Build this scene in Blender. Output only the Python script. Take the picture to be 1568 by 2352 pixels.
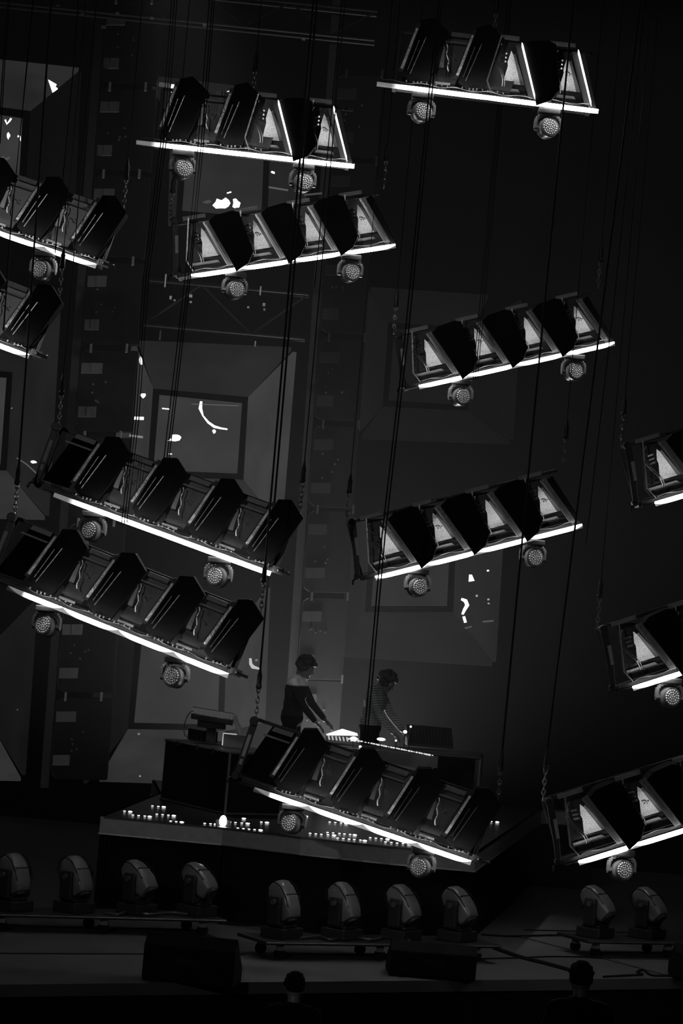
import bpy, bmesh, math, random
from mathutils import Vector, Matrix
random.seed(7)
sc = bpy.context.scene
for o in list(bpy.data.objects): bpy.data.objects.remove(o)

# ------------------------------------------------------------------ camera, exposure, world, lights
W, H, F = 1568.0, 2352.0, 6900.0
CZ, PITCH, ROLL = 3.5, math.radians(1.11), math.radians(5.0)
cF = Vector((0, math.cos(PITCH), math.sin(PITCH)))
_R = Vector((1, 0, 0)); _U = Vector((0, -math.sin(PITCH), math.cos(PITCH)))
cR = _R*math.cos(ROLL) + _U*math.sin(ROLL)
cU = _U*math.cos(ROLL) - _R*math.sin(ROLL)
cam = bpy.data.cameras.new('camera'); cam_o = bpy.data.objects.new('camera', cam)
sc.collection.objects.link(cam_o)
cam_o.matrix_world = Matrix(((cR.x, cU.x, -cF.x, 0), (cR.y, cU.y, -cF.y, 0), (cR.z, cU.z, -cF.z, CZ), (0, 0, 0, 1)))
cam.sensor_fit = 'VERTICAL'; cam.sensor_height = 24.0; cam.sensor_width = 16.0
cam.lens = 24.0*F/H; cam.clip_end = 200
sc.camera = cam_o
sc.view_settings.view_transform = 'Standard'; sc.view_settings.look = 'None'
sc.view_settings.exposure = 0.0; sc.view_settings.gamma = 1.0; sc.view_settings.use_curve_mapping = False
world = bpy.data.worlds.new('world'); sc.world = world; world.use_nodes = True
world.node_tree.nodes['Background'].inputs[0].default_value = (0, 0, 0, 1)
world.node_tree.nodes['Background'].inputs[1].default_value = 0.0
sc.cycles.max_bounces = 4; sc.cycles.diffuse_bounces = 2; sc.cycles.glossy_bounces = 2
sc.cycles.volume_bounces = 0; sc.cycles.transmission_bounces = 2
sc.cycles.sample_clamp_indirect = 2.0
TUBE = 26.0          # radiance of the tube lights
HAZE = 0.0075        # scatter density of the stage haze

def ray(px, py):
    return (cF + cR*((px - W/2)/F) + cU*((H/2 - py)/F))
def at(px, py, Y):                       # point seen at a pixel, on the vertical plane Y
    d = ray(px, py); t = Y/d.y
    return Vector((d.x*t, Y, CZ + d.z*t))
def atz(px, py, z):                      # point seen at a pixel, on the horizontal plane z
    d = ray(px, py); t = (z - CZ)/d.z
    return Vector((d.x*t, d.y*t, z))

def lamp(name, kind, loc, target, energy, **kw):
    l = bpy.data.lights.new(name, kind); l.energy = energy
    for k, v in kw.items(): setattr(l, k, v)
    o = bpy.data.objects.new(name, l); sc.collection.objects.link(o); o.location = loc
    o.rotation_euler = (Vector(target) - Vector(loc)).to_track_quat('-Z', 'Y').to_euler()
    return o
# unseen area fill added behind the riser to brighten the haze
lamp('upstage_haze_fill', 'AREA', (0.0, 36.1, 0.5), (0.1, 34.0, 5.6), 175, shape='RECTANGLE', size=1.6, size_y=0.6, spread=math.radians(145))
# back light from the rig over the players and the floor fixtures
lamp('rig_spot', 'SPOT', (-3.2, 35.0, 12.5), (0.3, 31.5, 1.6), 1300, spot_size=math.radians(22), spot_blend=0.8, shadow_soft_size=0.25)
lamp('rig_spot_front', 'SPOT', (4.5, 31.0, 14.5), (2.3, 27.4, 0.2), 650, spot_size=math.radians(34), spot_blend=0.9, shadow_soft_size=0.3)
# unseen fill spot, added behind the camera on the left to lift the metal
lamp('front_fill_spot', 'SPOT', (-7.0, -2.0, 8.5), (0.2, 29.0, 4.2), 1700, spot_size=math.radians(26), spot_blend=0.5, shadow_soft_size=0.15)

# ------------------------------------------------------------------ helpers
C = sc.collection
def lin(v):
    v = v/255.0
    return v/12.92 if v <= 0.04045 else ((v + 0.055)/1.055)**2.4
MATS = {}
def mat(name, col, rough=0.6, metal=0.0, bump=0.0, bscale=40.0, var=0.25, spec=0.5):
    if name in MATS: return MATS[name]
    m = bpy.data.materials.new(name); m.use_nodes = True; nt = m.node_tree; b = nt.nodes['Principled BSDF']
    b.inputs['Roughness'].default_value = rough; b.inputs['Metallic'].default_value = metal
    b.inputs['Specular IOR Level'].default_value = spec
    tc = nt.nodes.new('ShaderNodeTexCoord'); nz = nt.nodes.new('ShaderNodeTexNoise')
    nz.inputs['Scale'].default_value = bscale*0.4; nz.inputs['Detail'].default_value = 4
    nt.links.new(tc.outputs['Object'], nz.inputs['Vector'])
    cr = nt.nodes.new('ShaderNodeMapRange')
    cr.inputs['To Min'].default_value = col*(1 - var); cr.inputs['To Max'].default_value = col*(1 + var)
    nt.links.new(nz.outputs['Fac'], cr.inputs['Value']); nt.links.new(cr.outputs['Result'], b.inputs['Base Color'])
    if bump > 0:
        n2 = nt.nodes.new('ShaderNodeTexNoise'); n2.inputs['Scale'].default_value = bscale
        nt.links.new(tc.outputs['Object'], n2.inputs['Vector'])
        bp = nt.nodes.new('ShaderNodeBump'); bp.inputs['Strength'].default_value = bump; bp.inputs['Distance'].default_value = 0.01
        nt.links.new(n2.outputs['Fac'], bp.inputs['Height']); nt.links.new(bp.outputs['Normal'], b.inputs['Normal'])
    MATS[name] = m; return m
def emis(name, strength, noise=0.0, nscale=3.0):
    if name in MATS: return MATS[name]
    m = bpy.data.materials.new(name); m.use_nodes = True; nt = m.node_tree
    nt.nodes.clear(); out = nt.nodes.new('ShaderNodeOutputMaterial'); e = nt.nodes.new('ShaderNodeEmission')
    nt.links.new(e.outputs[0], out.inputs['Surface']); e.inputs['Strength'].default_value = strength
    if noise > 0:
        tc = nt.nodes.new('ShaderNodeTexCoord'); nz = nt.nodes.new('ShaderNodeTexNoise'); nz.inputs['Scale'].default_value = nscale
        nz.inputs['Detail'].default_value = 3
        mr = nt.nodes.new('ShaderNodeMapRange'); mr.inputs['From Min'].default_value = 0.3; mr.inputs['From Max'].default_value = 0.7
        mr.inputs['To Min'].default_value = strength*(1 - noise); mr.inputs['To Max'].default_value = strength*(1 + noise)
        nt.links.new(tc.outputs['Object'], nz.inputs['Vector']); nt.links.new(nz.outputs['Fac'], mr.inputs['Value'])
        nt.links.new(mr.outputs['Result'], e.inputs['Strength'])
    MATS[name] = m; return m

M_BLACK = mat('matt_black_cloth', 0.008, 0.95, bump=0.2, bscale=120, spec=0.1)
M_DARK = mat('black_painted_metal', 0.02, 0.45, bump=0.15, bscale=60, spec=0.3)
M_GREY = mat('grey_metal', 0.12, 0.4, 0.6)
M_ALU = mat('brushed_aluminium', 0.42, 0.32, 0.9, bump=0.25, bscale=50)
M_FOIL = mat('creased_foil_glints', 0.75, 0.3, 0.25, bump=1.0, bscale=60, var=.9)  # patchy tone stands in for broken reflections along the creases
M_LENS = mat('lens_glass', 0.6, 0.3, 0.0)
M_CABLE = mat('black_cable', 0.006, 0.7, spec=0.2)
M_STEEL = mat('chain_steel', 0.35, 0.35, 0.9)
M_LABEL = mat('pale_label', 0.45, 0.6)
M_SHELL = mat('moulded_black_shell', 0.09, 0.30, bump=0.12, bscale=25)
M_INNER = mat('dark_inner_panel', 0.022, 0.4, 0.2, bump=0.4, bscale=14)
M_FLOOR = mat('stage_floor', 0.065, 0.75, bump=0.2, bscale=6, var=0.35)
M_DECK = mat('gloss_deck', 0.006, 0.32, bump=0.06, bscale=8, spec=0.8)
M_FASCIA = mat('riser_fascia', 0.20, 0.45, 0.3)
M_CLOTH = mat('black_drape', 0.006, 0.95, bump=0.4, bscale=9, spec=0.1)
M_DIFF = mat('frosted_tube', 0.35, 0.4)
E_TRI = None

def plate_mat():                         # perforated reflector sheet
    m = mat('perforated_reflector', 0.85, 0.6, 0.0); nt = m.node_tree; b = nt.nodes['Principled BSDF']
    tc = nt.nodes.new('ShaderNodeTexCoord'); v = nt.nodes.new('ShaderNodeTexVoronoi'); v.inputs['Scale'].default_value = 110
    nt.links.new(tc.outputs['Object'], v.inputs['Vector'])
    mr = nt.nodes.new('ShaderNodeMapRange'); mr.inputs['From Min'].default_value = 0.15; mr.inputs['From Max'].default_value = 0.55
    mr.inputs['To Min'].default_value = 0.55; mr.inputs['To Max'].default_value = 1.0
    nt.links.new(v.outputs['Distance'], mr.inputs['Value']); nt.links.new(mr.outputs['Result'], b.inputs['Base Color'])
    return m
M_PLATE = plate_mat()

def tube_mat(name, seg_depth, fade):
    # four LED segments per tube: each glows brightest in its middle and fades at the joint (x runs along the tube, metres)
    m = bpy.data.materials.new(name); m.use_nodes = True; nt = m.node_tree; b = nt.nodes['Principled BSDF']
    b.inputs['Base Color'].default_value = (.4, .4, .4, 1); b.inputs['Roughness'].default_value = 0.4
    b.inputs['Emission Color'].default_value = (1, 1, 1, 1)
    tc = nt.nodes.new('ShaderNodeTexCoord'); sp = nt.nodes.new('ShaderNodeSeparateXYZ'); nt.links.new(tc.outputs['Object'], sp.inputs[0])
    def M(op, a, bb=None):
        n = nt.nodes.new('ShaderNodeMath'); n.operation = op
        for i, s in enumerate((a, bb)):
            if s is None: continue
            if isinstance(s, (int, float)): n.inputs[i].default_value = s
            else: nt.links.new(s, n.inputs[i])
        return n.outputs[0]
    x = sp.outputs['X']; z = M('DIVIDE', sp.outputs['Z'], 0.021)
    fr = M('FRACT', M('MULTIPLY', M('ADD', x, 0.0), 2.0))
    tri = M('MULTIPLY', M('ABSOLUTE', M('SUBTRACT', fr, 0.5)), 2.0)       # 0 mid segment, 1 at joint
    thr = M('SUBTRACT', M('MULTIPLY', M('POWER', tri, 3.0), seg_depth), 1.35)   # lit band narrows to the top at a joint
    ms = nt.nodes.new('ShaderNodeMapRange'); ms.interpolation_type = 'SMOOTHSTEP'
    nt.links.new(M('SUBTRACT', z, thr), ms.inputs['Value']); ms.inputs['From Min'].default_value = 0.0; ms.inputs['From Max'].default_value = 0.55
    ms.inputs['To Min'].default_value = 0.012; ms.inputs['To Max'].default_value = 1.0
    mr = nt.nodes.new('ShaderNodeMapRange'); mr.inputs['From Min'].default_value = fade[0]; mr.inputs['From Max'].default_value = fade[1]
    mr.interpolation_type = 'SMOOTHSTEP'; mr.inputs['To Min'].default_value = 0.006; mr.inputs['To Max'].default_value = 1.0
    nt.links.new(x, mr.inputs['Value'])
    nt.links.new(M('MULTIPLY', M('MULTIPLY', ms.outputs['Result'], mr.outputs['Result']), TUBE), b.inputs['Emission Strength'])
    return m
M_TUBES = {'A': tube_mat('led_tube_segmented', 2.2, (.13, .32)), 'B': tube_mat('led_tube_wedges', 1.3, (2.06, 1.84)), 'T': tube_mat('led_tube_even', .35, (.12, .62))}
E_STRIP = emis('led_edge_strip', 9.0)

class MB:
    def __init__(s): s.b = bmesh.new(); s.mi = 0
    def _tag(s, faces):
        for f in faces: f.material_index = s.mi
    def faces_from(s, vs, fs):
        v = [s.b.verts.new(p) for p in vs]
        s._tag([s.b.faces.new([v[i] for i in f]) for f in fs])
    def prism(s, pts, y0, y1):           # polygon in x,z drawn through depth y0..y1
        n = len(pts); a = sum(pts[i][0]*pts[(i+1) % n][1] - pts[(i+1) % n][0]*pts[i][1] for i in range(n))
        if a < 0: pts = pts[::-1]
        vs = [(x, y0, z) for x, z in pts] + [(x, y1, z) for x, z in pts]
        fs = [list(range(n)), list(range(2*n-1, n-1, -1))] + [[i+n, (i+1) % n+n, (i+1) % n, i] for i in range(n)]
        s.faces_from(vs, fs); return s
    def solid(s, front, off):            # any planar polygon given thickness along a vector
        n = len(front); off = Vector(off)
        vs = [Vector(p) for p in front] + [Vector(p) + off for p in front]
        s.faces_from(vs, [list(range(n)), list(range(2*n-1, n-1, -1))] + [[i, i+n, (i+1) % n+n, (i+1) % n] for i in range(n)]); return s
    def box(s, c, d, rot=None):
        m = Matrix.Translation(c) @ (rot.to_4x4() if rot else Matrix()) @ Matrix.Diagonal((d[0], d[1], d[2], 1))
        r = bmesh.ops.create_cube(s.b, size=1, matrix=m); s._tag({f for v in r['verts'] for f in v.link_faces}); return s
    def cyl(s, p0, p1, r0, r1=None, n=12):
        p0, p1 = Vector(p0), Vector(p1); r1 = r0 if r1 is None else r1; d = p1 - p0
        m = Matrix.Translation((p0 + p1)/2) @ d.to_track_quat('Z', 'Y').to_matrix().to_4x4()
        r = bmesh.ops.create_cone(s.b, cap_ends=True, segments=n, radius1=r0, radius2=r1, depth=d.length, matrix=m)
        s._tag({f for v in r['verts'] for f in v.link_faces}); return s
    def ball(s, c, r, sc_=(1, 1, 1), u=12, v=8, rot=None):
        m = Matrix.Translation(c) @ (rot.to_4x4() if rot else Matrix()) @ Matrix.Diagonal((r*sc_[0], r*sc_[1], r*sc_[2], 1))
        q = bmesh.ops.create_uvsphere(s.b, u_segments=u, v_segments=v, radius=1, matrix=m)
        s._tag({f for w in q['verts'] for f in w.link_faces}); return s
    def cap(s, p0, p1, r0, r1=None):
        r1 = r0 if r1 is None else r1
        s.cyl(p0, p1, r0, r1, 14); s.ball(p0, r0); s.ball(p1, r1); return s
    def path(s, pts, r, n=6, closed=False):
        pts = [Vector(p) for p in pts]; N = len(pts); rings = []
        for i, p in enumerate(pts):
            a = pts[(i-1) % N] if (closed or i > 0) else p; c = pts[(i+1) % N] if (closed or i < N-1) else p
            q = (c - a).to_track_quat('Z', 'Y')
            rings.append([s.b.verts.new(p + q @ Vector((r*math.cos(2*math.pi*k/n), r*math.sin(2*math.pi*k/n), 0))) for k in range(n)])
        fs = []
        for i in range(N if closed else N-1):
            A, B = rings[i], rings[(i+1) % N]
            for k in range(n): fs.append(s.b.faces.new((A[k], A[(k+1) % n], B[(k+1) % n], B[k])))
        if not closed: fs.append(s.b.faces.new(rings[0][::-1])); fs.append(s.b.faces.new(rings[-1]))
        s._tag(fs); return s
    def loft(s, rings):                  # rings of equal vertex count, capped
        R = [[s.b.verts.new(p) for p in r] for r in rings]; n = len(R[0]); fs = []
        for A, B in zip(R, R[1:]):
            for k in range(n): fs.append(s.b.faces.new((A[k], A[(k+1) % n], B[(k+1) % n], B[k])))
        fs.append(s.b.faces.new(R[0][::-1])); fs.append(s.b.faces.new(R[-1])); s._tag(fs); return s
    def mesh(s, name, mats, smooth=False):
        bmesh.ops.recalc_face_normals(s.b, faces=s.b.faces[:])
        me = bpy.data.meshes.new(name); s.b.to_mesh(me); s.b.free()
        for m in (mats if isinstance(mats, (list, tuple)) else [mats]): me.materials.append(m)
        if smooth:
            for p in me.polygons: p.use_smooth = True
        return me
def obj(name, me, parent=None, loc=None, rot=None, bevel=0):
    o = bpy.data.objects.new(name, me); C.objects.link(o)
    if parent: o.parent = parent
    if loc is not None: o.location = loc
    if rot is not None: o.rotation_euler = rot
    if bevel:
        b = o.modifiers.new('bevel', 'BEVEL'); b.width = bevel; b.segments = 2; b.limit_method = 'ANGLE'
    return o
def tag(o, label, cat, group=None):
    o['label'] = label; o['category'] = cat
    if group: o['group'] = group
    return o
def thing(name, label, cat, loc=(0, 0, 0), rot=None, group=None):
    o = bpy.data.objects.new(name, None); C.objects.link(o); o.location = loc
    if rot is not None: o.rotation_euler = rot
    o.empty_display_size = 0.1
    return tag(o, label, cat, group)
def struct(name, me):
    o = obj(name, me); o['kind'] = 'structure'; return o
def smooth_angle(o, a=40):
    for p in o.data.polygons: p.use_smooth = True
    try: o.data.set_sharp_from_angle(angle=math.radians(a))
    except Exception: pass

# ------------------------------------------------------------------ setting: stage floor, pit, back wall
STZ, PITZ = 0.0, -0.95
e0, e1 = atz(-60, 2262, 0), atz(1640, 2246, 0)
d = (e1 - e0).normalized(); e0 = e0 - d*6; e1 = e1 + d*6
f = MB(); f.solid([e0, e1, Vector((12, 41, 0)), Vector((-12, 41, 0))], (0, 0, -0.1)); struct('floor', f.mesh('floor', M_FLOOR))
f = MB(); f.solid([e0 + Vector((0, .03, -.1)), e1 + Vector((0, .03, -.1)), e1 + Vector((0, .03, PITZ)), e0 + Vector((0, .03, PITZ))], (0, .1, 0))
struct('wall_stage_front', f.mesh('wall_stage_front', M_CLOTH))
f = MB(); f.box((0, 20, PITZ - .05), (24, 14, .1)); struct('floor_pit', f.mesh('floor_pit', M_CLOTH))
f = MB(); f.box((0, 38.58, 7), (24, .2, 18)); struct('wall_back', f.mesh('wall_back', mat('black_velvet', .0015, 1.0, spec=0.0)))
for i, (a, b_) in enumerate((((1190, 2150), (1568, 2250)), ((1205, 2136), (1440, 2142)), ((0, 2190), (560, 2192)))):
    p, q = atz(*a, 0.003), atz(*b_, 0.003); n = (q - p).cross(Vector((0, 0, 1))).normalized()*.02
    f = MB(); f.solid([p - n, q - n, q + n, p + n], (0, 0, .006)); struct('trim_%d' % (i+1), f.mesh('floor_seam', M_GREY if i < 1 else M_DARK))

# ------------------------------------------------------------------ haze in the air over the stage
hz = MB(); hz.box((0, 34.35, 5.2), (16, 6.9, 10.2)); me = hz.mesh('haze', [])
me.materials.clear()
hm = bpy.data.materials.new('stage_haze'); hm.use_nodes = True; nt = hm.node_tree; nt.nodes.clear()
out = nt.nodes.new('ShaderNodeOutputMaterial'); vs = nt.nodes.new('ShaderNodeVolumeScatter')
vs.inputs['Density'].default_value = HAZE; vs.inputs['Anisotropy'].default_value = 0.0
nt.links.new(vs.outputs[0], out.inputs['Volume']); me.materials.append(hm)
o = obj('haze', me); o['kind'] = 'stuff'; tag(o, 'thin grey stage haze filling the air around the pods', 'haze')

# ------------------------------------------------------------------ video wall: coffers of screens
def screen(name, parent, pts, ys, val, marks=()):
    vv = [at(x, y, Y) for (x, y), Y in zip(pts, ys)]
    n = (vv[1] - vv[0]).cross(vv[2] - vv[0]).normalized()
    if n.y < 0: n = -n
    m = MB(); m.solid(vv, n*0.05)
    c0 = vv[0]; mats = [emis('screen_glow_%d' % val, lin(val), 0.25, 1.2)]
    for k, (mp, mv) in enumerate(marks):
        m.mi = k + 1; mats.append(emis('screen_mark_%d' % mv, lin(mv) if mv < 256 else mv/256.0))
        q = []
        for x, y in mp:                  # picture content lies on the screen's own plane
            dr = ray(x, y); t = (c0 - Vector((0, 0, CZ))).dot(n)/dr.dot(n)
            q.append(Vector((0, 0, CZ)) + dr*t - n*0.012)
        m.solid(q, n*0.008)
    return obj(name, m.mesh(name, mats), parent)
YO, YI = 37.0, 38.4
def blob(x, y, w, h, k=9, j=.35, rot=0.0):
    r = [];
    for i in range(k):
        a = 2*math.pi*i/k; s = 1 + random.uniform(-j, j); u, v = w/2*s*math.cos(a), h/2*s*math.sin(a)
        r.append((x + u*math.cos(rot) - v*math.sin(rot), y + u*math.sin(rot) + v*math.cos(rot)))
    return r
def stroke(pts, w):
    L, R = [], []
    for i, (x, y) in enumerate(pts):
        a = pts[max(i-1, 0)]; b = pts[min(i+1, len(pts)-1)]
        dx, dy = b[0]-a[0], b[1]-a[1]; l = math.hypot(dx, dy) or 1; ww = w[i] if isinstance(w, (list, tuple)) else w
        L.append((x - dy/l*ww/2, y + dx/l*ww/2)); R.append((x + dy/l*ww/2, y - dx/l*ww/2))
    return L + R[::-1]
def coffer(label, inner, sides, val, marks=(), frame=14):
    cx = sum(p[0] for p in inner)/4; cy = sum(p[1] for p in inner)/4
    base = at(cx, cy, YI)
    t = thing('screen_coffer', label, 'video screen', group='recessed screens of the video wall'); t.location = base
    c = screen('centre_screen', t, inner, [YI]*4, val, marks); c.location = -base
    fr = MB(); vin = [at(x, y, YI - .02) for x, y in inner]
    sgn = [(-1, -1), (1, -1), (1, 1), (-1, 1)]
    outp = [(x + s[0]*frame, y + s[1]*frame) for (x, y), s in zip(inner, sgn)]
    vo = [at(x, y, YI - .02) for x, y in outp]
    for i in range(4):
        j = (i+1) % 4; fr.solid([vin[i], vin[j], vo[j], vo[i]], (0, -.05, 0))
    o = obj('screen_frame', fr.mesh('screen_frame', M_CLOTH), t); o.location = -base
    for (i, outer, v, mk) in sides:      # side i joins inner edge i to its outer edge
        j = (i+1) % 4
        s = screen('side_screen', t, [outp[i], outp[j], outer[1], outer[0]], [YI, YI, YO, YO], v, mk); s.location = -base
    return t
coffer('recessed video screen in middle column with bright curved arc picture',
    [(366, 907), (556, 926), (545, 1088), (352, 1080)],
    [(0, [(318, 790), (668, 806)], 31, ()),
     (1, [(672, 808), (640, 1200)], 54, ()),
     (2, [(640, 1200), (270, 1175)], 40, ()),
     (3, [(270, 1030), (312, 790)], 46, [(blob(327, 908, 13, 12, 8), 600), (stroke([(298, 960), (328, 961)], 7), 500), (blob(322, 830, 8, 20, 7), 400), (stroke([(296, 1000), (326, 1004)], 5), 130)])],
    52, [(stroke([(462, 922), (460, 938), (466, 955), (478, 970), (492, 980), (508, 984), (522, 986)], [5, 8, 3, 5, 6, 4, 3]), 600),
         (blob(403, 1005, 28, 15, 10, .4, -.4), 600), (blob(492, 991, 10, 9, 7), 500), (stroke([(372, 938), (390, 940)], 3), 300),
         (blob(391, 1043, 10, 4, 6), 300), (stroke([(440, 928), (548, 932)], 2), 90)])
coffer('recessed video screen behind the upper centre pods with two ragged white marks',
    [(430, 330), (606, 350), (600, 500), (418, 485)],
    [(0, [(335, 180), (560, 207)], 22, [(blob(397, 204, 12, 22, 6, .3), 500), (stroke([(365, 192), (392, 196)], 9), 70), (blob(525, 212, 8, 8, 5), 400)]),
     (1, [(715, 360), (690, 470)], 30, [(blob(628, 396, 9, 6, 6), 500), (stroke([(612, 429), (662, 437)], 4), 90), (stroke([(700, 448), (740, 444)], 4), 70)]),
     (3, [(395, 520), (402, 230)], 26, [(blob(427, 472, 12, 16, 7, .5), 500)])],
    40, [(blob(510, 467, 32, 24, 11, .5), 600), (blob(541, 466, 16, 28, 10, .4), 600), (stroke([(521, 444), (531, 441)], 3), 400), (blob(476, 464, 18, 10, 8, .4), 70)])
coffer('recessed video screen above the black cube table, lowest in middle column',
    [(325, 1478), (506, 1496), (500, 1664), (308, 1660)],
    [(1, [(612, 1350), (600, 1660)], 46, [(stroke([(576, 1512), (577, 1525), (582, 1532), (596, 1536)], [4, 6, 8, 4]), 190), (blob(590, 1516, 5, 5, 6), 120)]),
     (2, [(640, 1800), (228, 1787)], 47, [(blob(318, 1687, 6, 4, 6), 120), (blob(321, 1784, 6, 4, 6), 130)]),
     (3, [(200, 1800), (240, 1420)], 14, ())], 50)
coffer('recessed video screen at top left edge cut by a diagonal black border',
    [(-120, 246), (53, 272), (44, 420), (-130, 410)],
    [(0, [(-230, 120), (180, 164)], 38, [([(111, 182), (130, 193), (127, 198), (133, 203), (121, 211)], 600), (blob(128, 205, 6, 5, 5), 300)]),
     (1, [(178, 166), (160, 560)], 7, ())],
    50, [(stroke([(12, 275), (16, 285), (22, 278), (26, 272)], 4), 400), (blob(20, 312, 7, 14, 7), 600), (blob(42, 313, 5, 6, 6), 500),
         (blob(47, 318, 3, 18, 6), 300), (stroke([(5, 360), (14, 366), (22, 362)], 5), 80)], frame=16)
coffer('recessed video screen at left edge with small bright streak near its foot',
    [(-150, 855), (16, 868), (2, 1068), (-160, 1060)],
    [(0, [(-230, 660), (132, 680)], 26, ()),
     (1, [(132, 684), (104, 1184)], 27, [(blob(79, 1061, 15, 7, 7, .3, .3), 500), (blob(98, 1075, 7, 6, 6), 300), (stroke([(40, 1052), (62, 1066), (86, 1088)], 2), 90), (blob(28, 938, 3, 3, 5), 130)]),
     (2, [(103, 1186), (-230, 1178)], 44, ())], 58, frame=13)
coffer('recessed video screen at lower left edge beside the screen tower',
    [(-150, 1480), (-30, 1490), (-34, 1650), (-160, 1640)],
    [(1, [(78, 1380), (50, 1780)], 19, [(blob(42, 1630, 3, 3, 5), 90)]), (2, [(48, 1786), (-230, 1780)], 48, ())], 50)
coffer('recessed video screen right of centre with crooked white mark',
    [(866, 1210), (1034, 1225), (1026, 1392), (852, 1392)],
    [(1, [(1148, 1230), (1130, 1520)], 30, [([(1079, 1320), (1084, 1320), (1090, 1334), (1078, 1336)], 600), (blob(1122, 1311, 4, 4, 6), 400),
         (stroke([(1061, 1376), (1070, 1380), (1074, 1390), (1068, 1400), (1063, 1411)], [5, 8, 8, 6, 4]), 600), (stroke([(1066, 1416), (1070, 1430)], 5), 500),
         (blob(1096, 1369, 4, 6, 6), 160), (blob(1123, 1377, 4, 4, 6), 160), (blob(1123, 1386, 4, 4, 6), 160), (stroke([(1110, 1428), (1134, 1426)], 4), 80), (stroke([(1066, 1444), (1084, 1439)], 4), 75)]),
     (2, [(1130, 1522), (780, 1500)], 24, ()),
     (3, [(790, 1500), (812, 1190)], 22, ())], 38)
coffer('faint dark recessed screen behind the middle right pod',
    [(905, 755), (1070, 768), (1060, 930), (892, 920)],
    [(0, [(850, 668), (1120, 686)], 14, ()), (1, [(1190, 690), (1170, 1010)], 10, ()), (2, [(1170, 1012), (830, 1000)], 14, ()), (3, [(820, 1000), (850, 670)], 16, ())], 16)

# ------------------------------------------------------------------ screen towers: posts stacked with cabinet backs
def tower(label, x0, y0, slope, ticks, w, Y, bright, yb):
    top = at(x0 - (yb - y0)*slope + w*.5, yb, Y)
    t = thing('screen_tower', label, 'tower', loc=top, group='dark towers between the video screens')
    lx = lambda y: x0 - (y - y0)*slope
    off = -top
    m = MB(); m.solid([at(lx(-40) - 22, -40, Y+.12), at(lx(-40) - 3, -40, Y+.12), at(lx(yb) - 3, yb, Y+.12), at(lx(yb) - 22, yb, Y+.12)], (0, .12, 0))
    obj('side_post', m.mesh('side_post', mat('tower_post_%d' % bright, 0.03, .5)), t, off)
    for ty in ticks:
        h = 192; a = lambda dx, dy: at(lx(ty + dy) + dx, ty + dy, Y)
        m = MB(); m.solid([a(0, 12), (a(14, 2)), a(w, 6), a(w, h), a(14, h - 2), a(0, h - 12)], (0, .25, 0))
        c = obj('cabinet', m.mesh('cabinet', mat('cabinet_black', .008, .6, spec=.2)), t, off, bevel=.004)
        m = MB(); m.path([at(lx(ty+dy) + dx, ty + dy, Y - .01) for dx, dy in ((14, 3), (3, 10), (1, 24), (0, 100), (0, h-24), (3, h-12), (14, h-4))], .004)
        obj('edge_trim', m.mesh('edge_trim', M_GREY), c)
        for dy, hh in ((34, 24), (134, 24)):
            ww = random.uniform(42, 48) if dy < 100 else random.uniform(30, 46)
            m = MB(); m.solid([a(3, dy), a(3+ww, dy), a(3+ww, dy+hh), a(3, dy+hh)], (0, -.03, 0))
            m.box(a(3 + ww*.5, dy + hh*.5) + Vector((0, -.02, 0)), (.006, .03, hh/187))
            obj('pale_plate', m.mesh('pale_plate', mat('tower_plate_%d' % bright, 0.24 if bright == 1 else .02, .6)), c)  # second tower's plates and latches coloured darker to offset the fill light
        for dx in (19, 101):
            m = MB(); m.solid([a(dx, -10), a(dx+5, -10), a(dx+5, 10), a(dx, 10)], (0, -.05, 0))
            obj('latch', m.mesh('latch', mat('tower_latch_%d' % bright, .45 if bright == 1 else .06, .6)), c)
        m = MB()
        for _ in range(5): m.box(a(random.uniform(20, 70), random.uniform(64, 128)) + Vector((0, -.01, 0)), (.02, .03, .02))
        obj('connector', m.mesh('connector', M_GREY), c)
    return t
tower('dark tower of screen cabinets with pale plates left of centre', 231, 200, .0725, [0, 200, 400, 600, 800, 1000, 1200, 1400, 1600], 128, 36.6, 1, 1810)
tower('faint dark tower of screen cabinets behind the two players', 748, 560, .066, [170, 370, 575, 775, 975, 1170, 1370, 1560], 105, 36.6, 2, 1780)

def truss(label, a, b, Y, h, dots=()):
    A, B = at(*a, Y), at(*b, Y); t = thing('lighting_truss', label, 'truss', loc=A)
    u = (B - A); L = u.length; u.normalize(); n = Vector((0, 0, 1))
    m = MB()
    for dz in (0, h):
        for dy in (0, .3): m.cyl(n*dz + Vector((0, dy, 0)), u*L + n*dz + Vector((0, dy, 0)), .022)
    obj('chord', m.mesh('chord', M_GREY if False else M_DARK), t)
    m = MB(); k = int(L/.5)
    for i in range(k):
        p = u*(L*i/k); q = u*(L*(i+1)/k)
        m.cyl(p + (n*h if i % 2 else n*0), q + (n*0 if i % 2 else n*h), .012, n=6)
    obj('lacing', m.mesh('lacing', M_DARK), t)
    for x, y, w, hh in dots:
        p = at(x, y, Y - .1) - A
        m = MB(); m.box(p, (w/185, .06, hh/185)); obj('clamp', m.mesh('clamp', M_ALU), t)
    return t
truss('dark overhead truss with small clamps across the top left', (-40, 0), (860, 92), 36.2, .35,
      [(133, 11, 8, 5), (190, 30, 8, 7), (270, 31, 7, 4), (349, 42, 8, 5), (470, 58, 9, 6), (238, 62, 10, 5), (697, 90, 8, 5)])
truss('dark truss with little fittings between the middle screens', (330, 745), (700, 778), 36.9, .55,
      [(392, 684, 5, 8), (401, 690, 4, 4), (438, 680, 7, 7), (438, 694, 5, 4), (570, 706, 5, 4), (606, 700, 6, 7), (607, 711, 4, 5), (380, 645, 3, 30), (368, 770, 3, 22), (598, 668, 3, 20), (586, 790, 3, 12)])

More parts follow.
